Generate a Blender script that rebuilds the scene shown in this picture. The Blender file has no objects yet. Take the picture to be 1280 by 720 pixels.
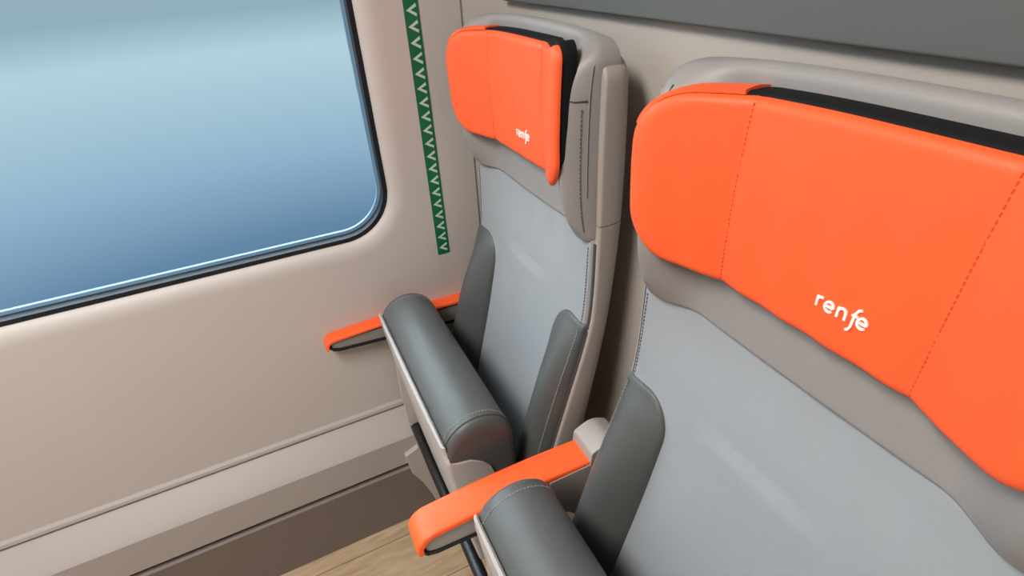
import bpy, math
from mathutils import Vector, Matrix
C = bpy.context.scene.collection
# Surveyed coordinates are kept relative to the photographer's eye; W() moves them
# into the world: x = 0 on the window wall, z = 0 on the floor.
EX, EZ = .93, 1.28
def W(x, y, z): return (x + EX, y, z + EZ)

# ------------------------------------------------------------------ materials
def lin(c):
    return tuple(((v/255)/12.92 if v/255 <= .04045 else ((v/255+.055)/1.055)**2.4) for v in c) + (1,)
def mat(name, col, rough=.5, spec=.5, bump=0, bscale=400, var=0, vscale=6, coat=0, metal=0, sheen=0):
    m = bpy.data.materials.new(name); m.use_nodes = True
    nt = m.node_tree; b = nt.nodes['Principled BSDF']
    b.inputs['Base Color'].default_value = lin(col)
    b.inputs['Roughness'].default_value = rough
    b.inputs['Specular IOR Level'].default_value = spec
    b.inputs['Metallic'].default_value = metal
    b.inputs['Coat Weight'].default_value = coat
    b.inputs['Sheen Weight'].default_value = sheen
    tc = nt.nodes.new('ShaderNodeTexCoord')
    if bump:
        n = nt.nodes.new('ShaderNodeTexNoise'); n.inputs['Scale'].default_value = bscale
        n.inputs['Detail'].default_value = 4
        bp = nt.nodes.new('ShaderNodeBump'); bp.inputs['Strength'].default_value = bump
        bp.inputs['Distance'].default_value = .0006
        nt.links.new(tc.outputs['Object'], n.inputs['Vector'])
        nt.links.new(n.outputs['Fac'], bp.inputs['Height'])
        nt.links.new(bp.outputs['Normal'], b.inputs['Normal'])
    if var:
        n = nt.nodes.new('ShaderNodeTexNoise'); n.inputs['Scale'].default_value = vscale
        n.inputs['Detail'].default_value = 3
        mx = nt.nodes.new('ShaderNodeMix'); mx.data_type = 'RGBA'
        a = lin(tuple(max(0, v*(1-var)) for v in col)); c2 = lin(tuple(min(255, v*(1+var)) for v in col))
        mx.inputs[6].default_value = a; mx.inputs[7].default_value = c2
        nt.links.new(tc.outputs['Object'], n.inputs['Vector'])
        nt.links.new(n.outputs['Fac'], mx.inputs[0]); nt.links.new(mx.outputs[2], b.inputs['Base Color'])
    return m
M = dict(
    grey=mat('grey_leather', (149, 153, 156), .42, .45, .35, 500, .02),
    head=mat('grey_leather_warm_shaded', (144, 139, 136), .45, .4, .35, 500, .02),  # same grey leather, with the warm aisle-side shading put into its colour
    dark=mat('charcoal_leather', (80, 82, 80), .48, .5, .35, 500, .02),
    orange=mat('orange_leather', (250, 96, 48), .5, .35, .35, 500, .02, 9),
    ocap=mat('orange_plastic', (252, 98, 44), .45, .4, .1, 700),
    black=mat('black_fabric', (20, 20, 21), .8, .2, .3, 900),
    shell=mat('warm_grey_plastic', (160, 151, 143), .5, .4, .08, 900),
    pan=mat('pale_grey_plastic', (176, 170, 166), .5, .4, .08, 900),
    seam=mat('seam_thread_dark', (74, 70, 70), .8, .2),
    thread=mat('stitch_thread', (140, 141, 138), .8, .2),
    gthread=mat('grey_stitch_thread', (96, 95, 98), .8, .2),
    white=mat('white_print', (250, 240, 232), .6, .3),
    wall=mat('beige_wall_laminate', (188, 181, 175), .55, .35, .05, 900, .015, 3),
    bulk=mat('beige_bulkhead_laminate', (174, 166, 158), .55, .3, .05, 900, .02, 4),
    board=mat('slate_grey_panel', (92, 94, 92), .5, .4),
    duct=mat('pale_duct_metal', (165, 158, 154), .5, .4, .05, 900),
    plinth=mat('brown_grey_plinth', (124, 115, 111), .55, .35, .05, 900),
    side=mat('taupe_armrest_plastic', (134, 127, 121), .5, .4),
    asid=mat('light_armrest_plastic', (172, 169, 164), .5, .4),
    bar=mat('black_steel_tube', (30, 30, 32), .35, .5),
    gasket=mat('black_rubber', (16, 20, 28), .5, .4),
    green=mat('green_marking_film', (12, 100, 66), .5, .4, .0, 1, .06, 20),
    chev=mat('pale_chevron_print', (188, 208, 184), .6, .3),
    ceil=mat('off_white_ceiling', (200, 198, 194), .7, .2),
)
def wood():
    m = bpy.data.materials.new('oak_look_floor'); m.use_nodes = True
    nt = m.node_tree; b = nt.nodes['Principled BSDF']; b.inputs['Roughness'].default_value = .5
    b.inputs['Specular IOR Level'].default_value = .35
    tc = nt.nodes.new('ShaderNodeTexCoord'); mp = nt.nodes.new('ShaderNodeMapping')
    mp.inputs['Scale'].default_value = (11, 1.6, 1)
    n = nt.nodes.new('ShaderNodeTexNoise'); n.inputs['Scale'].default_value = 3.2; n.inputs['Detail'].default_value = 9
    n.inputs['Distortion'].default_value = 1.2
    n2 = nt.nodes.new('ShaderNodeTexNoise'); n2.inputs['Scale'].default_value = 9; n2.inputs['Detail'].default_value = 8
    r = nt.nodes.new('ShaderNodeValToRGB')
    r.color_ramp.elements[0].position = .28; r.color_ramp.elements[0].color = lin((158, 132, 104))
    r.color_ramp.elements[1].position = .72; r.color_ramp.elements[1].color = lin((204, 180, 150))
    mx = nt.nodes.new('ShaderNodeMix'); mx.data_type = 'FLOAT'; mx.inputs[0].default_value = .35
    br = nt.nodes.new('ShaderNodeTexBrick'); br.inputs['Scale'].default_value = 1
    br.inputs['Brick Width'].default_value = 1.2; br.inputs['Row Height'].default_value = .15
    br.inputs['Mortar Size'].default_value = .0015
    br.inputs['Color1'].default_value = (1, 1, 1, 1); br.inputs['Color2'].default_value = (.9, .88, .86, 1)
    br.inputs['Mortar'].default_value = (.45, .42, .4, 1)
    mp2 = nt.nodes.new('ShaderNodeMapping'); mp2.inputs['Rotation'].default_value = (0, 0, math.pi/2)
    mp2.inputs['Location'].default_value = (.3, .07, 0)
    mul = nt.nodes.new('ShaderNodeMix'); mul.data_type = 'RGBA'; mul.blend_type = 'MULTIPLY'; mul.inputs[0].default_value = 1
    L = nt.links.new
    L(tc.outputs['Object'], mp.inputs[0]); L(mp.outputs[0], n.inputs['Vector']); L(mp.outputs[0], n2.inputs['Vector'])
    L(n.outputs['Fac'], mx.inputs[2]); L(n2.outputs['Fac'], mx.inputs[3]); L(mx.outputs[0], r.inputs[0])
    L(tc.outputs['Object'], mp2.inputs[0]); L(mp2.outputs[0], br.inputs['Vector'])
    L(r.outputs[0], mul.inputs[6]); L(br.outputs['Color'], mul.inputs[7]); L(mul.outputs[2], b.inputs['Base Color'])
    return m
M['wood'] = wood()
def glass():
    m = bpy.data.materials.new('tinted_window_glass'); m.use_nodes = True
    b = m.node_tree.nodes['Principled BSDF']
    b.inputs['Base Color'].default_value = (.93, .97, 1, 1); b.inputs['Roughness'].default_value = .02
    b.inputs['Transmission Weight'].default_value = 1; b.inputs['IOR'].default_value = 1.02
    return m
M['glass'] = glass()

# ------------------------------------------------------------------ mesh helpers
def root_loc(o):
    """vertices are given in world coordinates; every part is stored relative to its thing's base"""
    while o and o.parent: o = o.parent
    return o.location.copy() if o else Vector((0, 0, 0))
def mesh(name, verts, faces, mats, parent=None, smooth=True, fm=None, angle=40):
    org = root_loc(parent)
    me = bpy.data.meshes.new(name); me.from_pydata([tuple(Vector(v)-org) for v in verts], [], faces)
    for m in (mats if isinstance(mats, (list, tuple)) else [mats]): me.materials.append(m)
    import bmesh
    bm = bmesh.new(); bm.from_mesh(me)
    bmesh.ops.recalc_face_normals(bm, faces=bm.faces)
    for f in bm.faces: f.smooth = smooth
    if smooth:
        for e in bm.edges:
            if len(e.link_faces) == 2 and e.calc_face_angle(0) > math.radians(angle): e.smooth = False
    bm.to_mesh(me); bm.free()
    if fm:
        for p in me.polygons: p.material_index = fm[p.index]
    o = bpy.data.objects.new(name, me); C.objects.link(o)
    if parent: o.parent = parent
    return o
def thing(name, loc, label, cat, group=None):
    o = bpy.data.objects.new(name, None); C.objects.link(o); o.location = loc
    o.empty_display_size = .1; tag(o, label, cat, group); return o
def tag(o, label, cat, group=None):
    o['label'] = label; o['category'] = cat
    if group: o['group'] = group
    return o
def struct(o): o['kind'] = 'structure'; return o
def sub(name, verts, faces, m, part, root, **k):
    """sub-part: child of a part, drawn in world coordinates"""
    return mesh(name, verts, faces, m, part, **k)
def interp(tab, x):
    """smooth (monotone hermite) table look-up, tab sorted by ascending x"""
    if x <= tab[0][0]: return tab[0][1]
    if x >= tab[-1][0]: return tab[-1][1]
    for i in range(len(tab)-1):
        if tab[i][0] <= x <= tab[i+1][0]: break
    def sl(k):
        if k <= 0 or k >= len(tab)-1: return 0 if False else ((tab[min(k+1, len(tab)-1)][1]-tab[max(k-1, 0)][1])/(tab[min(k+1, len(tab)-1)][0]-tab[max(k-1, 0)][0]))
        return (tab[k+1][1]-tab[k-1][1])/(tab[k+1][0]-tab[k-1][0])
    x0, y0 = tab[i]; x1, y1 = tab[i+1]; h = x1-x0; t = (x-x0)/h
    return ((2*t**3-3*t*t+1)*y0+(t**3-2*t*t+t)*h*sl(i)+(-2*t**3+3*t*t)*y1+(t**3-t*t)*h*sl(i+1))
def sm(a, b, x):
    t = max(0, min(1, (x-a)/(b-a))); return t*t*(3-2*t)
def rr(a, b, hw, hh, rc):
    """grid point (a,b) in [-1,1]^2 -> point of a rounded rectangle"""
    L = max(abs(a), abs(b))
    if L < 1e-9: return 0, 0
    x, y = a/L*hw, b/L*hh                       # on the outer rectangle
    ax, ay = abs(x), abs(y); s = 1
    cx, cy = hw-rc, hh-rc
    if ax > 1e-9 and ay > 1e-9 and rc > 0:
        # does the ray leave through the corner arc?
        A = ax*ax+ay*ay; B = -2*(ax*cx+ay*cy); Q = cx*cx+cy*cy-rc*rc
        D = B*B-4*A*Q
        if D > 0:
            t = (-B+math.sqrt(D))/(2*A)
            if ax*t > cx and ay*t > cy: s = min(1, t)
    return x*s*L, y*s*L
def spread(n):
    """samples of [-1,1], denser near both ends"""
    return [math.sin(math.pi/2*(-1+2*i/n))*.65+(-1+2*i/n)*.35 for i in range(n+1)]
def pad(name, F, cu, cz, hw, hh, rc, r, thick, m, parent, nu=44, nv=44, warp=None, back=None, cx=None, sub_of=None, angle=60):
    """upholstered pad: front face y=F(u,z) rolled back with radius r along its rounded outline"""
    cx = SC if cx is None else cx
    fr, bk = [], []
    for b in spread(nv):
        for a in spread(nu):
            u, z = rr(a, b, hw, hh, rc if not isinstance(rc, tuple) else rc[0 if b < 0 else (len(rc)-1 if a > 0 else 1)]); u += cu; z += cz
            if warp: u, z = warp(u, z)
            L = max(abs(a), abs(b)); de = (1-L)*min(hw, hh)
            y = F(u, z)
            yb = (back(u, z) if back else y+thick)
            r_ = r if not isinstance(r, tuple) else r[0 if b < 0 and abs(b) >= abs(a) else 1]
            if de < r_: y += r_*(1-math.sqrt(max(0, 1-(1-de/r_)**2)))
            fr.append(W(cx+u, y, z)); bk.append(W(cx+u, max(yb, y+.001), z))
    n = (nu+1)*(nv+1); q = lambda i, j: j*(nu+1)+i
    faces = []
    for j in range(nv):
        for i in range(nu):
            faces.append((q(i, j), q(i+1, j), q(i+1, j+1), q(i, j+1)))
            faces.append(tuple(n+k for k in (q(i, j+1), q(i+1, j+1), q(i+1, j), q(i, j))))
    ring = [q(i, 0) for i in range(nu)]+[q(nu, j) for j in range(nv)]+[q(i, nv) for i in range(nu, 0, -1)]+[q(0, j) for j in range(nv, 0, -1)]
    for k in range(len(ring)):
        a, b = ring[k], ring[(k+1) % len(ring)]
        faces.append((a, b, n+b, n+a))
    if sub_of: return sub(name, fr+bk, faces, m, sub_of, parent, angle=angle)
    return mesh(name, fr+bk, faces, m, parent, angle=angle)
def tube_data(path, r, n=10, closed=False, V=None, Fc=None):
    V = [] if V is None else V; Fc = [] if Fc is None else Fc; base = len(V)
    P = [Vector(p) for p in path]; up = None
    for i, p in enumerate(P):
        d = (P[(i+1) % len(P)]-P[i-1]) if closed else (P[min(i+1, len(P)-1)]-P[max(i-1, 0)])
        d.normalize()
        if up is None: up = d.orthogonal().normalized()
        up = (up-d*up.dot(d)).normalized(); sd = d.cross(up)
        rr_ = r[i] if isinstance(r, (list, tuple)) else r
        for k in range(n):
            a = 2*math.pi*k/n; V.append(tuple(p+(up*math.cos(a)+sd*math.sin(a))*rr_))
    m = len(P)
    for i in range(m if closed else m-1):
        for k in range(n):
            a, b = base+i*n+k, base+i*n+(k+1) % n; j = (i+1) % m
            Fc.append((a, b, base+j*n+(k+1) % n, base+j*n+k))
    if not closed:
        Fc.append(tuple(base+k for k in range(n))); Fc.append(tuple(base+(m-1)*n+k for k in reversed(range(n))))
    return V, Fc
def stitches(path, step, ln, r):
    """row of short thread stitches along a polyline: one mesh"""
    V, Fc = [], []; P = [Vector(p) for p in path]
    acc = 0
    for i in range(len(P)-1):
        d = P[i+1]-P[i]; l = d.length
        if l < 1e-9: continue
        d.normalize(); t = -acc
        while t < l:
            if t >= 0 and t+ln <= l+ln: tube_data([P[i]+d*t, P[i]+d*(t+ln)], r, 5, V=V, Fc=Fc)
            t += step
        acc = l-(t-step); acc = acc if acc < step else 0
    return V, Fc
def extrude(profile, y0, y1, axis='y', rings=None):
    """closed profile swept along y (profile=(x,z)) or along x (profile=(y,z)); optional list of (pos,scale_fn)"""
    V, Fc = [], []; n = len(profile)
    pos = rings or [(y0, None), (y1, None)]
    for p, fn in pos:
        for a, b in profile:
            if fn: a, b = fn(a, b)
            V.append(W(a, p, b) if axis == 'y' else W(p, a, b))
    for i in range(len(pos)-1):
        for k in range(n):
            Fc.append((i*n+k, i*n+(k+1) % n, (i+1)*n+(k+1) % n, (i+1)*n+k))
    Fc.append(tuple(range(n))); Fc.append(tuple((len(pos)-1)*n+k for k in reversed(range(n))))
    return V, Fc
def fillet(poly, rads, seg=6):
    """round the corners of a closed polygon"""
    out = []; n = len(poly)
    for i in range(n):
        r = rads[i] if isinstance(rads, (list, tuple)) else rads
        p = Vector(poly[i]); a = (Vector(poly[i-1])-p); b = (Vector(poly[(i+1) % n])-p)
        la, lb = a.length, b.length; a.normalize(); b.normalize()
        if r <= 0: out.append(tuple(p)); continue
        ang = a.angle(b)
        t = min(r/math.tan(ang/2), la*.49, lb*.49)
        s, e = p+a*t, p+b*t
        for k in range(seg+1):
            f = k/seg; q = s*(1-f)**2+p*2*f*(1-f)+e*f*f; out.append(tuple(q))
    return out
def bevel(o, w, seg=3):
    m = o.modifiers.new('bevel', 'BEVEL'); m.width = w; m.segments = seg; m.limit_method = 'ANGLE'
    m.angle_limit = math.radians(40); m.harden_normals = True
    return o

# ------------------------------------------------------------------ the setting
# wall with the rounded window opening
WY0, WY1, WZ0, WZ1 = -1.02, .176, -.462, .36       # opening on the wall face (y, z)
def rrect(y0, y1, z0, z1, r, n=14):
    pts = []
    for cy, cz, a0 in ((y1-r, z0+r, -90), (y1-r, z1-r, 0), (y0+r, z1-r, 90), (y0+r, z0+r, 180)):
        for k in range(n+1):
            a = math.radians(a0+90*k/n); pts.append((cy+r*math.cos(a), cz+r*math.sin(a)))
    return pts
def wall_window():
    rings = []
    R0 = .095
    BY0, BY1, BZ0, BZ1 = -1.9, .352, -.93, .88
    N = 14
    def rect_like(pts):
        out = []
        for i, (y, z) in enumerate(pts):
            q = i//(N+1); k = (i % (N+1))/N
            # corner arcs map onto the outer rectangle's corners
            c = ((BY1, BZ0), (BY1, BZ1), (BY0, BZ1), (BY0, BZ0))[q]
            if q == 0: p = ((y, BZ0) if k < .5 else (BY1, z)); p = c if abs(k-.5) < .02 else p
            elif q == 1: p = ((BY1, z) if k < .5 else (y, BZ1)); p = c if abs(k-.5) < .02 else p
            elif q == 2: p = ((y, BZ1) if k < .5 else (BY0, z)); p = c if abs(k-.5) < .02 else p
            else: p = ((BY0, z) if k < .5 else (y, BZ0)); p = c if abs(k-.5) < .02 else p
            out.append(p)
        return out
    g = .034; outer = rrect(WY0-g, WY1+g, WZ0-g, WZ1+g, R0+g, N)
    rings.append([(-.93, *p) for p in rect_like(outer)])
    for k in range(9):                                 # soft roll into the recess
        a = k/8*math.pi/2; o = g*(1-math.sin(a)); d = .020*(1-math.cos(a))
        rings.append([(-.93-d, *p) for p in rrect(WY0-o, WY1+o, WZ0-o, WZ1+o, R0+o, N)])
    rings.append([(-.975, *p) for p in rrect(WY0, WY1, WZ0, WZ1, R0, N)])
    V = [W(*p) for r in rings for p in r]; n = len(rings[0]); Fc = []
    for j in range(len(rings)-1):
        for i in range(n):
            Fc.append((j*n+i, j*n+(i+1) % n, (j+1)*n+(i+1) % n, (j+1)*n+i))
    o = mesh('wall_left', V, Fc, M['wall'], angle=50); struct(o)
    return o
wall_window()
def window():
    root = bpy.data.objects.new('window_1', None); C.objects.link(root); struct(root)
    root.location = W(-.945, -.42, WZ0)
    def ring(o1, o2, x0, x1, r1, r2, name, m):
        a = rrect(WY0+o1, WY1-o1, WZ0+o1, WZ1-o1, r1); b = rrect(WY0+o2, WY1-o2, WZ0+o2, WZ1-o2, r2)
        n = len(a); V = [W(x0, *p) for p in a]+[W(x0, *p) for p in b]+[W(x1, *p) for p in b]+[W(x1, *p) for p in a]
        Fc = [(k*n+i, k*n+(i+1) % n, ((k+1) % 4)*n+(i+1) % n, ((k+1) % 4)*n+i) for k in range(4) for i in range(n)]
        return mesh(name, V, Fc, m, root)
    ring(-.001, .0075, -.944, -.97, .096, .0875, 'gasket', M['gasket'])
    ring(.0075, .014, -.965, -.972, .0875, .081, 'glass_border', mat('blue_grey_glass_edge', (120, 155, 182), .3, .4))
    a = rrect(WY0+.004, WY1-.004, WZ0+.004, WZ1-.004, .09); n = len(a)
    V = [W(-.968, *p) for p in a]+[W(-.974, *p) for p in a]
    Fc = [tuple(range(n)), tuple(range(2*n-1, n-1, -1))]+[(i, (i+1) % n, n+(i+1) % n, n+i) for i in range(n)]
    mesh('glass_pane', V, Fc, M['glass'], root, smooth=False)
window()
# pillar trim between the window wall and the bulkhead
V, Fc = extrude([(-.93, .352), (-.945, .353), (-.945, .358), (-.905, .424), (-.90, .43), (-.99, .45), (-.99, .352)], 0, 1)
V = [W(a, b, z) for z in (-1.28, .88) for a, b in [(-.93, .3515), (-.932, .353), (-.9325, .357), (-.912, .412), (-.902, .424), (-.88, .43), (-.99, .45), (-.99, .3515)]]
n = 8; Fc = [(i, (i+1) % n, n+(i+1) % n, n+i) for i in range(n)]+[tuple(range(n)), tuple(range(2*n-1, n-1, -1))]
struct(mesh('trim_1', V, Fc, M['bulk'], angle=25))
def box(x0, x1, y0, y1, z0, z1):
    V = [W(x, y, z) for z in (z0, z1) for x, y in ((x0, y0), (x1, y0), (x1, y1), (x0, y1))]
    return V, [(0, 1, 2, 3), (4, 7, 6, 5), (0, 4, 5, 1), (1, 5, 6, 2), (2, 6, 7, 3), (3, 7, 4, 0)]
struct(mesh('wall_back', *box(-.99, 1.35, .422, .47, -1.28, .88), M['bulk'], smooth=False))
struct(mesh('floor', *box(-.99, 1.35, -1.95, .47, -1.32, -1.28), M['wood'], smooth=False))
struct(mesh('ceiling', *box(-.99, 1.35, -1.95, .47, .88, .92), M['ceil'], smooth=False))
struct(mesh('wall_right', *box(1.35, 1.39, -1.95, .47, -1.28, .88), M['wall'], smooth=False))
struct(mesh('wall_front', *box(-.99, 1.35, -1.99, -1.95, -1.28, .88), M['wall'], smooth=False))
# lower wall behind, heater duct and plinth (three mouldings running along the wall)
def along(name, prof, m, y0=-1.9, y1=.42, ang=30):
    V, Fc = extrude(prof, y0, y1); return struct(mesh(name, V, Fc, m, angle=ang))
along('trim_2', [(-.93, -.885), (-.923, -.889), (-.921, -.896), (-.928, -.902), (-.874, -.944), (-.868, -.952), (-.868, -1.036), (-.873, -1.043), (-.99, -1.043), (-.99, -.885)], M['duct'])
along('trim_3', [(-.90, -1.043), (-.90, -1.052), (-.872, -1.054), (-.868, -1.058), (-.872, -1.075), (-.893, -1.28), (-.99, -1.28), (-.99, -1.043)], M['plinth'])

# dark panel on the bulkhead above the seats
b = mesh('bulkhead_panel', *box(-.885, 1.2, .408, .4215, -.074, .42), M['board'], smooth=False)
bevel(b, .003); tag(b, 'dark slate grey panel fixed across the bulkhead above the seat backs', 'panel')

# evacuation marking strip on the wall
def strip():
    z0, z1 = -.533, .45; yc = .2665; hw = .0125; x = -.9288
    V = []; Fc = []; fm = []
    v, f = box(-.9305, x, yc-hw, yc+hw, z0, z1); V += v; Fc += f; fm += [0]*6
    step = .02435; zc = z0+.0155
    while zc < z1-.01:
        # chevron pointing to the window: apex at -y
        t = .0042
        pts = [(yc-.0088, zc), (yc+.0078, zc+.0098), (yc+.0086, zc+.0098-t*1.15), (yc-.0012, zc), (yc+.0086, zc-.0098+t*1.15), (yc+.0078, zc-.0098)]
        for q in (pts[:4], [pts[0], pts[3], pts[4], pts[5]]):
            b0 = len(V)
            V += [W(x+.0003, *p) for p in q]+[W(x-.0002, *p) for p in q]
            Fc += [(b0, b0+1, b0+2, b0+3), (b0+7, b0+6, b0+5, b0+4)]+[(b0+i, b0+(i+1) % 4, b0+4+(i+1) % 4, b0+4+i) for i in range(4)]
            fm += [1]*6
        zc += step
    o = mesh('marking_strip', V, Fc, [M['green'], M['chev']], smooth=False, fm=fm)
    tag(o, 'narrow vertical green strip with pale chevrons stuck on the wall beside the window', 'marking strip')
strip()

# ------------------------------------------------------------------ the seats
SC = -.684                                   # centre of the window seat
cen = [(-.90, .245), (-.80, .262), (-.70, .288), (-.60, .312), (-.50, .331), (-.42, .343), (-.36, .356), (-.325, .361)]
edg = [(-.90, .225), (-.80, .245), (-.68, .272), (-.57, .302), (-.50, .321), (-.44, .333), (-.325, .336), (-.2, .334), (-.08, .334)]
rid = [(-.90, .208), (-.80, .214), (-.72, .230), (-.65, .250), (-.57, .276), (-.50, .308), (-.457, .330), (-.40, .335)]
def Fpan(u, z):
    c, e = interp(cen, z), interp(edg, z); q = min(1, abs(u)/.19)
    y = c-(c-e)*q**2.6
    # shallow lumbar hollow with a soft upper lip
    y -= .004*sm(-.438, -.454, z)*(1-sm(.03, .10, abs(u)))*(1-sm(-.50, -.68, z))
    # leather pulled into faint folds under the head section
    y += .0011*math.sin(u*95+z*22)*sm(-.41, -.35, z)*sm(-.318, -.335, z)*sm(-.09, -.02, u)*(1-sm(.10, .15, u))
    return y
def Fbol(u, z):
    q = (abs(u)-.112)/.079; q = max(0, min(1, q))
    a = Fpan(.112, z); e = interp(edg, z); r = interp(rid, z)
    base = a+(e-a)*q; mid = a+(e-a)*.62
    return base-max(.004, mid-r)*math.sin(math.pi*min(1, q*.5/.62 if q < .62 else .5+(q-.62)*.5/.38))**.9-.003
wingd = [(-.325, .331), (-.30, .317), (-.26, .306), (-.20, .302), (-.155, .303), (-.13, .308), (-.11, .319), (-.095, .335), (-.08, .352)]
def Fhead(u, z):
    a = abs(u); w = interp(wingd, z); c = .355-.004*sm(-.25, -.29, z)
    if a < .168: return c-(c-w)*sm(.112, .168, a)**1.2
    t = (a-.168)/.024
    return w+(.336-w)*(t**1.8)
def Hrest(u, z):
    a = abs(u)
    y = .331-.036*sm(.07, .178, a)-.004*(1-((z+.17)/.09)**2)
    # slight puckers of the leather either side of the seams
    y += .0022*math.exp(-((a-.083)/.005)**2)
    y += .0007*math.sin(u*150+z*20)*sm(-.12, -.2, z)
    return y

def ringsolid(slices, m, name, parent, n=28, cap=True):
    """loft of rounded-rect slices: (z, halfwidth, yfront, yback, radius)"""
    V, Fc = [], []
    for z, w, yf, yb, r in slices:
        pts = []
        hy = (yb-yf)/2; cy = (yb+yf)/2; r = min(r, hy*.999, w*.999)
        for cx, cyy, a0 in ((w-r, hy-r, 0), (-w+r, hy-r, 90)):
            for k in range(7):
                a = math.radians(a0+90*k/6); pts.append((cx+r*math.cos(a), cy+cyy+r*math.sin(a)))
        rf = min(.004, hy*.5)
        dpt = max(yf, min(yb-.008, yf+.044))
        for cx, cyy, a0 in ((-w+rf, -hy+rf, 180), (w-rf, -hy+rf, 270)):
            if a0 == 270: pts += [(-w+.011, yf), (-w+.013, dpt), (w-.013, dpt), (w-.011, yf)]
            for k in range(4):
                a = math.radians(a0+90*k/3); pts.append((cx+rf*math.cos(a), cy+cyy+rf*math.sin(a)))
        V += [W(SC+x, y, z) for x, y in pts]
    n = len(pts)
    for i in range(len(slices)-1):
        for k in range(n): Fc.append((i*n+k, i*n+(k+1) % n, (i+1)*n+(k+1) % n, (i+1)*n+k))
    Fc.append(tuple(range(n))); Fc.append(tuple((len(slices)-1)*n+k for k in reversed(range(n))))
    return mesh(name, V, Fc, m, parent, angle=50)
sbk = [(-.92, .300), (-.80, .324), (-.675, .342), (-.56, .361), (-.45, .374), (-.314, .386), (-.2, .386), (-.1, .380)]
def make_seat():
    t = thing('train_seat', W(SC, .2, -1.28), 'x', 'seat', 'pair of train seats against the bulkhead')
    # shell, in three mouldings with visible joints
    def sl(z0, z1, n, top=False):
        out = []
        for i in range(n+1):
            z = z0+(z1-z0)*i/n; w = .1990
            yf = interp(edg, z)+.008; yb = interp(sbk, z)
            out.append((z, w, yf, yb, .026))
        if top:
            r = .045
            for k in range(1, 10):
                a = k/9*math.pi/2; z = z1+.030*math.sin(a); ins = r*(1-math.cos(a))
                out.append((z, .1990-ins, .342+.010*(1-math.cos(a)), .381-.010*(1-math.cos(a)), .026))
        return out
    ringsolid(sl(-.3005, -.128, 10, True), M['shell'], 'back_shell', t)
    ringsolid(sl(-.625, -.302, 16), M['shell'], 'back_shell', t)
    ringsolid(sl(-.90, -.6265, 14), M['shell'], 'back_shell', t)
    # main panel
    bk = pad('backrest', Fpan, 0, -.60, .191, .288, .012, .010, .0, M['grey'], t, 60, 70,
        back=lambda u, z: interp(edg, z)+.014 if abs(u) > .1 else Fpan(u, z)+.02)
    for s in (-1, 1):
        st = [W(SC+s*.1835, Fpan(.1835, z)-.0001, z) for z in [-.335-.12*i/20 for i in range(21)]]
        sub('stitching', *stitches(st, .0052, .003, .0008), M['gthread'], bk, t)
        sd = [W(SC+s*.1912, interp(edg, z)+.0085, z) for z in [-.328-.136*i/14 for i in range(15)]]
        sub('piping', *tube_data(sd, .0030, 8), M['seam'], bk, t)
    # charcoal side bolsters
    for s in (-1, 1):
        def wp(u, z, s=s):
            a = abs(u); q = max(0, (.157-a)/.044); zt = -.456-.055*(1-math.sqrt(max(0, 1-min(1, q)**2)))
            f = (z+.88)/(.88-.456); return u, -.88+f*(zt+.88)
        bo = pad('side_bolster', Fbol, s*.1525, -.668, .0395, .212, .003, .005, .012, M['dark'], t, 26, 60, warp=wp,
            back=lambda u, z: interp(edg, z)+.016)
        st = [W(SC+s*.186, Fbol(.186, z)-.0007, z) for z in [-.465-.36*i/40 for i in range(41)]]
        sub('stitching', *stitches(st, .0052, .003, .0008), M['thread'], bo, t)
        sd = [W(SC+s*.1915, interp(edg, z)+.0085, z) for z in [-.468-.36*i/30 for i in range(31)]]
        sub('piping', *tube_data(sd, .0032, 8), M['seam'], bo, t)
    # head section with its forward wings
    def wph(u, z):
        q = abs(u)/.192; top = max(0, (z+.2)/.12)
        z -= .007*top*q**3+.004*top*q*q
        bot = max(0, (-.24-z)/.085)
        z -= .004*bot*(1-q*q)
        return u, z
    hd = pad('head_section', Fhead, 0, -.2035, .192, .1235, (.010, .024), (.006, .010), .0, M['head'], t, 80, 60, warp=wph,
        back=lambda u, z: .366)
    for s in (-1, 1):
        st = [W(SC+s*.1855, Fhead(.1855, z)-.0005, z) for z in [-.155-.155*i/30 for i in range(31)]]
        sub('stitching', *stitches(st, .0052, .003, .0008), M['gthread'], hd, t)
        # seam that closes off the wrap-over pad at the bottom of each wing top
        pts = [(.166, -.105), (.165, -.125), (.168, -.138), (.174, -.145), (.181, -.147), (.188, -.146)]
        V, Fc = tube_data([W(SC+s*a, Fhead(a, z)-.0002, z) for a, z in pts], .0009, 6)
        sub('seam', V, Fc, M['seam'], hd, t)
        pts = [(.1875, -.26+.01*i) for i in range(16)]
        V, Fc = tube_data([W(SC+s*(.1885), Fhead(.1885, z)+.001, z) for a, z in pts], .0008, 6)
        sub('piping', V, Fc, M['head'], hd, t)
    # removable headrest pad: black body with an orange cover
    def wr(u, z):
        q = abs(u)/.178; top = max(0, (z+.17)/.075); bot = max(0, (-.17-z)/.075)
        z -= .010*top*q**2*(1 if u < 0 else .2)
        z += .011*top*sm(.115, .17, u)
        z += bot*(.008*q**4)
        return u*(1-.02*bot), z
    hr = pad('headrest', lambda u, z: Hrest(u, z)+.005, 0, -.1745, .1775, .0795, (.042, .048, .016), .004, .021, M['black'], t, 60, 30, warp=wr)
    co = pad('headrest_cover', lambda u, z: Hrest(u, z)-.002, 0, -.1805, .1785, .0825, (.045, .050, .014), .008, .0, M['orange'], t, 90, 50, warp=wr,
        back=lambda u, z: Hrest(u, z)+.007)
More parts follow.
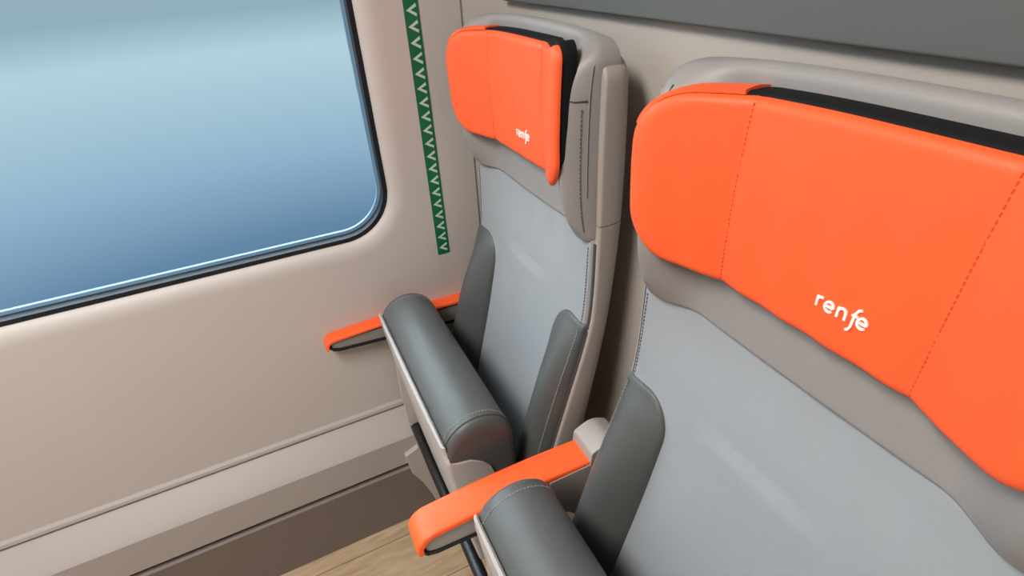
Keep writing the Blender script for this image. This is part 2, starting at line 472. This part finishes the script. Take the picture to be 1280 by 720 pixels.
    # the cover closes over the top corners of the pad
    for s in (-1, 1):
        sm_ = [W(SC+s*.083, Hrest(.083, z)-.0022, z) for z in [-.104-.155*i/24 for i in range(25)]]
        sub('stitching', *stitches(sm_, .0042, .0026, .0006), M['orange2'], co, t)
        if s > 0: continue
        V, Fc = [], []; rows = []
        K = 20; pth = []
        for i in range(K+1):
            if i < 12: uu, zz = .094+(.1285-.094)*i/12, -.0945
            else:
                a = math.radians(90-72*(i-12)/8); uu, zz = .1285+.050*math.cos(a), -.1445+.050*math.sin(a)
            uu, zz = wr(-uu, zz); pth.append((-uu, zz))
        for i, (u, z) in enumerate(pth):
            p, q = pth[max(0, i-1)], pth[min(K, i+1)]; d = Vector((q[0]-p[0], q[1]-p[1])).normalized(); nx, nz = -d.y, d.x
            if nz < 0 and nx < 0: nx, nz = -nx, -nz
            y0 = Hrest(u, z)+.004; wd_ = .026*(1-.5*max(0, (i-12)/8))
            for k in range(7):
                f = k/6; o_ = .0004+.0016*math.sin(math.pi*f); rows.append(W(SC+s*(u+nx*o_), y0+wd_*f, z+nz*o_))
            for k in range(7):
                f = 1-k/6; rows.append(W(SC+s*(u-nx*.003), y0+wd_*f, z-nz*.003))
        n = 14
        for i in range(K):
            for k in range(n): Fc.append((i*n+k, i*n+(k+1) % n, (i+1)*n+(k+1) % n, (i+1)*n+k))
        Fc.append(tuple(range(n))); Fc.append(tuple(K*n+k for k in reversed(range(n))))
        sub('corner_flap', rows, Fc, M['orange'], co, t)
    # word printed on the cover
    V, Fc = [], []
    def stroke(pts, w):
        b0 = len(V)
        for i, (a, z) in enumerate(pts):
            p = Vector(pts[max(0, i-1)]); q = Vector(pts[min(len(pts)-1, i+1)]); d = (q-p).normalized(); nrm = Vector((-d.y, d.x))*w/2
            for sgn in (-1, 1):
                uu, zz = a+nrm.x*sgn, z+nrm.y*sgn
                V.append(W(SC+uu, Hrest(uu, zz)-.0034, zz))
            for sgn in (-1, 1):
                uu, zz = a+nrm.x*sgn, z+nrm.y*sgn
                V.append(W(SC+uu, Hrest(uu, zz)-.0015, zz))
        for i in range(len(pts)-1):
            a = b0+i*4
            Fc.extend([(a, a+1, a+5, a+4), (a+2, a+6, a+7, a+3), (a, a+4, a+6, a+2), (a+1, a+3, a+7, a+5)])
        Fc.append((b0, b0+2, b0+3, b0+1)); e = b0+(len(pts)-1)*4; Fc.append((e, e+1, e+3, e+2))
    ou, oz = .0085, -.2285; h = .0085; w = .0017
    def arc(cx, cz, rx, rz, a0, a1, n=12): return [(cx+rx*math.cos(math.radians(a0+(a1-a0)*k/n)), cz+rz*math.sin(math.radians(a0+(a1-a0)*k/n))) for k in range(n+1)]
    def e_(x): stroke([(x-.0030, oz+h*.5), (x+.0030, oz+h*.5)], .0017); stroke(arc(x, oz+h*.5, .0033, h*.5, 0, 315), w)
    stroke([(ou, oz), (ou, oz+h)], w); stroke([(ou, oz+h*.65), (ou+.0012, oz+h*.93), (ou+.0042, oz+h)], w)          # r
    e_(ou+.0098)                                                                                                   # e
    x = ou+.0165; stroke([(x, oz), (x, oz+h)], w); stroke([(x, oz+h*.7), (x+.0014, oz+h*.95), (x+.0034, oz+h), (x+.005, oz+h*.85), (x+.0054, oz+h*.6), (x+.0054, oz)], w)  # n
    x = ou+.0265; stroke([(x+.0046, oz+h*1.62), (x+.0026, oz+h*1.5), (x+.0012, oz+h*1.1), (x+.0008, oz+h*.4), (x+.0006, oz-h*.25), (x-.0004, oz-h*.6), (x-.0022, oz-h*.75)], w)  # f
    stroke([(x-.001, oz+h*.86), (x+.0034, oz+h*.86)], .0016)
    e_(ou+.0335)
    sub('printed_word', V, Fc, M['white'], co, t, smooth=False)
    # tip-up seat: folded cushion, its pale pan and hinges
    top = [(.1575+.0540*math.cos(math.radians(a)), -.6170+.0535*math.sin(math.radians(a))) for a in range(172, -1, -12)]
    prof = [(.128, -.80), (.109, -.68)]+top+[(.2135, -.66), (.217, -.72), (.214, -.80), (.205, -.845), (.165, -.86), (.138, -.85)]
    cy, cz = .157, -.70
    def scl(k): return lambda a, b: (cy+(a-cy)*k, cz+(b-cz)*k if b < cz else cz+(b-cz)*(1-(1-k)*.85))
    rings = []
    H = .181
    for k in range(8): a = k/7*math.pi/2; rings.append((SC-H-.012*math.cos(a), scl(.84+.16*math.sin(a))))
    rings += [(SC-H*.5, scl(1.0)), (SC, scl(1.0)), (SC+H*.5, scl(1.0))]
    for k in range(8): a = math.pi/2-k/7*math.pi/2; rings.append((SC+H+.012*math.cos(a), scl(.84+.16*math.sin(a))))
    V, Fc = extrude(prof, 0, 0, 'x', rings)
    cu = mesh('seat_cushion', V, Fc, M['dark'], t, angle=60)
    for s in (-1, 1):
        zz = [p for p in prof if p[1] > -.74]
        pth = [W(SC+s*(H+.0005), a, b) for a, b in prof[1:] if b > -.72]
        V, Fc = tube_data(pth, .0013, 8)
        if s > 0: sub('piping', V, Fc, M['seam'], cu, t)
        off = []
        for a, b in prof[1:]:
            if b > -.70: off.append(W(SC+s*(H-.009), a+(-.0004 if a < .12 else .0004), b+.0004))
        sub('stitching', *stitches(off, .0052, .003, .0008), M['thread'], cu, t)
    # pan: cupped tray on the front/underside of the folded cushion
    def pan():
        V, Fc = [], []
        zs = [-.594, -.605, -.615, -.619, -.623, -.627, -.632, -.645, -.66, -.70, -.76, -.82, -.86, -.885, -.895]
        cols = []
        for i, z in enumerate(zs):
            f = (z+.590)/(-.305)
            yf = .0995+.0315*f**1.15
            # side returns: none by the roll, deep lower down
            dep = .005+.045*sm(-.622, -.638, z)+.02*sm(-.638, -.675, z)-.03*sm(-.8, -.89, z)
            hw = .188+.0085*sm(-.612, -.625, z)
            r = .006
            pts = [(-hw, yf+dep), (-hw, yf+r), (-hw+r*.3, yf+r*.3), (-hw+r, yf), (-.12, yf-.001), (0, yf-.002), (.12, yf-.001), (hw-r, yf), (hw-r*.3, yf+r*.3), (hw, yf+r), (hw, yf+dep)]
            th = .0035
            inn = [(-hw+th, yf+dep), (-hw+th, yf+r), (-hw+th+r*.3, yf+th+r*.1), (-hw+r+th, yf+th), (-.12, yf+th), (0, yf+th), (.12, yf+th), (hw-r-th, yf+th), (hw-th-r*.3, yf+th+r*.1), (hw-th, yf+r), (hw-th, yf+dep)]
            loop = pts+inn[::-1]; cols.append(loop)
        n = len(cols[0])
        for c, z in zip(cols, zs): V += [W(SC+a, b, z) for a, b in c]
        for i in range(len(zs)-1):
            for k in range(n): Fc.append((i*n+k, i*n+(k+1) % n, (i+1)*n+(k+1) % n, (i+1)*n+k))
        Fc.append(tuple(range(n))); Fc.append(tuple((len(zs)-1)*n+k for k in reversed(range(n))))
        return mesh('seat_pan', V, Fc, M['pan'], t, angle=50)
    pan()
    # hooked hinges that hang the pan on the beam
    for s in (-1,):
        pr = [(.110, -.66), (.111, -.74), (.1085, -.82), (.111, -.875), (.1115, -.908), (.1155, -.909)]
        pr += [(.1265+.0125*math.cos(math.radians(a)), -.9255+.0135*math.sin(math.radians(a))) for a in range(150, 10, -20)]
        pr += [(.1435, -.93), (.150, -.90), (.146, -.84), (.130, -.74), (.120, -.66)]
        V, Fc = extrude(pr, SC+(-.186 if s < 0 else .11)-.006, SC+(-.186 if s < 0 else .11)+.006, 'x')
        bevel(mesh('hinge', V, Fc, M['pan'], t, smooth=False), .002, 2)
    # lower frame that carries backrest and beam arms
    V, Fc = extrude(fillet([(.150, -.905), (.150, -.86), (.22, -.80), (.34, -.80), (.36, -.96), (.24, -.96)], .015, 4), SC-.15, SC+.15, 'x')
    mesh('seat_frame', V, Fc, M['bar'], t)
    return t
M['orange2'] = mat('orange_stitch_thread', (214, 78, 40), .8, .2)
seat = make_seat()
seat['label'] = 'grey window seat beside the wall with orange headrest and folded dark cushion'
def clone(root, dx):
    r = root.copy(); C.objects.link(r); r.location.x += dx
    for ch in list(root.children):
        c = ch.copy(); C.objects.link(c); c.parent = r
        for g in ch.children:
            d = g.copy(); C.objects.link(d); d.parent = c
    return r
seat2 = clone(seat, .49)
seat2['label'] = 'grey aisle seat nearest the camera, to the right of the orange centre armrest'

# ------------------------------------------------------------------ armrests
def armrest(name, x0, x1, y0, y1, zt, dep, wallside=False):
    t = thing(name, W((x0+x1)/2, y1, zt-.07), 'x', 'armrest')
    w = (x1-x0)/2; xc = (x0+x1)/2
    # cap swept along y with a rounded nose that turns down at the front
    V, Fc = [], []
    prof_n = 14
    th = .006 if wallside else .009
    path = []                                   # (y, z) centreline of the cap top, from rear to nose and down
    L = y1-y0; R = dep*.62
    for i in range(13):
        f = i/12; y = y1-(L-R)*f; path.append((y, zt+.005*math.sin(math.pi*f)-.001*f, 0))
    zn = path[-1][1]
    for k in range(1, 11):
        a = k/10*math.radians(105); path.append((y0+R-R*math.sin(a), zn-R*(1-math.cos(a)), a))
    for y, z, a in path:
        nx, nz = math.sin(a), math.cos(a)       # outward normal of the cap (−y, +z)
        # cross-section: rounded top, flat underneath
        sec = []
        for k in range(prof_n+1):
            b = math.pi*k/prof_n; cx = -w*math.cos(b); e = math.copysign(abs(math.cos(b))**.3, -math.cos(b))*w
            hgt = -th+th*abs(math.sin(b))**.3
            sec.append((e, hgt))
        for e, hgt in sec: V.append(W(xc+e, y-nx*hgt, z+nz*hgt))
    n = prof_n+1
    for i in range(len(path)-1):
        for k in range(n): Fc.append((i*n+k, i*n+(k+1) % n, (i+1)*n+(k+1) % n, (i+1)*n+k))
    Fc.append(tuple(range(n))); Fc.append(tuple((len(path)-1)*n+k for k in reversed(range(n))))
    mesh('cap', V, Fc, M['ocap'], t, angle=55)
    # side body
    zb = zt-dep
    p = fillet([(y1, zt-.008), (y0+.010, zt-.009), (y0+.014, zb+.004), (y1, zb-(.020 if wallside else .006))], [0, .01, .014, 0], 6)
    V, Fc = extrude(p, x0+(.0 if wallside else .004), x1-.004, 'x'); b = mesh('side_panel', V, Fc, M['side' if wallside else 'asid'], t, smooth=False)
    bevel(b, .0015, 2)
    pts = [(y1, zb-.002-(.020 if wallside else .006)), (y0+.028, zb+.0015), (y0+.014, zb+.006), (y0+.006, zb+.016)]
    q = [W(xc, a, c) for a, c in pts]
    up = [(a, c+.0035) for a, c in pts]; lo = [(a-.001, c-.0035) for a, c in pts]
    V, Fc = extrude(up+lo[::-1], x0+(.0 if wallside else .002), x1-.002, 'x'); mesh('trim', V, Fc, M['gasket'], t, smooth=False)
    return t
a = armrest('armrest', -.456, -.408, .026, .296, -.637, .047)
a['label'] = 'orange topped armrest between the two grey seats'; a['group'] = 'orange armrests'
# housing that carries it
p = fillet([(.225, -.643), (.294, -.643), (.296, -.620), (.325, -.607), (.355, -.622), (.372, -.68), (.372, -.78), (.29, -.77), (.235, -.705)], [.004, .001, .008, .03, .02, .01, .01, .03, .02], 6)
V, Fc = extrude(p, -.4575, -.4065, 'x'); h = mesh('pivot_housing', V, Fc, M['shell'], a, angle=50); bevel(h, .006, 3)
mesh('mounting_bar', *tube_data([W(-.4845, .325, -.735), W(-.3935, .325, -.735)], .012, 14), M['bar'], a)
a = armrest('armrest', -.9305, -.899, -.012, .33, -.642, .032, True)
a['label'] = 'narrow orange topped armrest fixed to the wall behind the folded cushion'; a['group'] = 'orange armrests'

# ------------------------------------------------------------------ support beam
t = thing('support_beam', W(-.4, .1255, -1.28), 'black horizontal tube under the seats with a pale bracket at the wall', 'beam')
V, Fc = tube_data([W(-.872, .1255, -.9255), W(.14, .1255, -.9255)], .0118, 20); mesh('tube', V, Fc, M['bar'], t, angle=60)
p = fillet([(.085, -.999), (.118, -.985), (.125, -.932), (.165, -.932), (.175, -1.02), (.190, -1.28), (.145, -1.28), (.136, -1.21), (.130, -1.175), (.113, -1.115), (.092, -1.065)], [.003]*11, 3)
for x in (-.866, .12):
    V, Fc = extrude(p, x-.010, x+.010, 'x'); bevel(mesh('bracket', V, Fc, M['pan'], t, smooth=False), .003, 2)

# ------------------------------------------------------------------ light
def area(name, loc, size, sy, energy, col, target, spread=180):
    l = bpy.data.lights.new(name, 'AREA'); l.shape = 'RECTANGLE'; l.size = size; l.size_y = sy
    l.energy = energy; l.color = col; l.spread = math.radians(spread)
    o = bpy.data.objects.new(name, l); C.objects.link(o); o.location = W(*loc)
    o.rotation_euler = (Vector(W(*target))-Vector(W(*loc))).to_track_quat('-Z', 'Y').to_euler(); return o
area('ceiling_light', (-.25, -.65, .86), .3, 1.4, 54, (1, .965, .93), (-.4, -.55, -1), 165)
wd = bpy.data.worlds.new('daylight'); bpy.context.scene.world = wd; wd.use_nodes = True
nt = wd.node_tree; bg = nt.nodes['Background']
tc = nt.nodes.new('ShaderNodeTexCoord'); sx = nt.nodes.new('ShaderNodeSeparateXYZ'); rp = nt.nodes.new('ShaderNodeValToRGB')
mr = nt.nodes.new('ShaderNodeMapRange'); mr.inputs[1].default_value = -1; mr.inputs[2].default_value = 1
nt.links.new(tc.outputs['Generated'], sx.inputs[0]); nt.links.new(sx.outputs['Z'], mr.inputs[0]); nt.links.new(mr.outputs[0], rp.inputs[0])
nt.links.new(rp.outputs[0], bg.inputs[0])
cr = rp.color_ramp; cr.elements[0].position = .22; cr.elements[0].color = lin((70, 95, 122)); cr.elements[1].position = .75; cr.elements[1].color = lin((205, 222, 232))
for p_, c_ in ((.30, (104, 138, 168)), (.36, (150, 182, 204)), (.44, (186, 212, 222)), (.47, (150, 176, 188))):
    e = cr.elements.new(p_); e.color = lin(c_)
m2 = nt.nodes.new('ShaderNodeMapRange'); m2.inputs[1].default_value = -.02; m2.inputs[2].default_value = .35; m2.inputs[3].default_value = 1; m2.inputs[4].default_value = 8
nt.links.new(sx.outputs['Z'], m2.inputs[0]); nt.links.new(m2.outputs[0], bg.inputs[1])

# ------------------------------------------------------------------ camera
cam = bpy.data.cameras.new('camera'); co = bpy.data.objects.new('camera', cam); C.objects.link(co)
cam.sensor_width = 36; cam.lens = 36*648.5/1280; cam.clip_start = .01
R = Matrix(((0.4376177225623483, -0.4779657283972579, 0.7616032372873869), (0.8979996059983759, 0.2753621238390107, -0.343179845108255), (-0.045688485184438056, 0.8341009918565203, 0.5497163803906652)))
co.matrix_world = Matrix.Translation(Vector(W(0, 0, 0))) @ R.to_4x4()
sc = bpy.context.scene; sc.camera = co
sc.view_settings.view_transform = 'Standard'; sc.view_settings.look = 'None'
sc.view_settings.exposure = 0; sc.view_settings.gamma = 1; sc.view_settings.use_curve_mapping = False
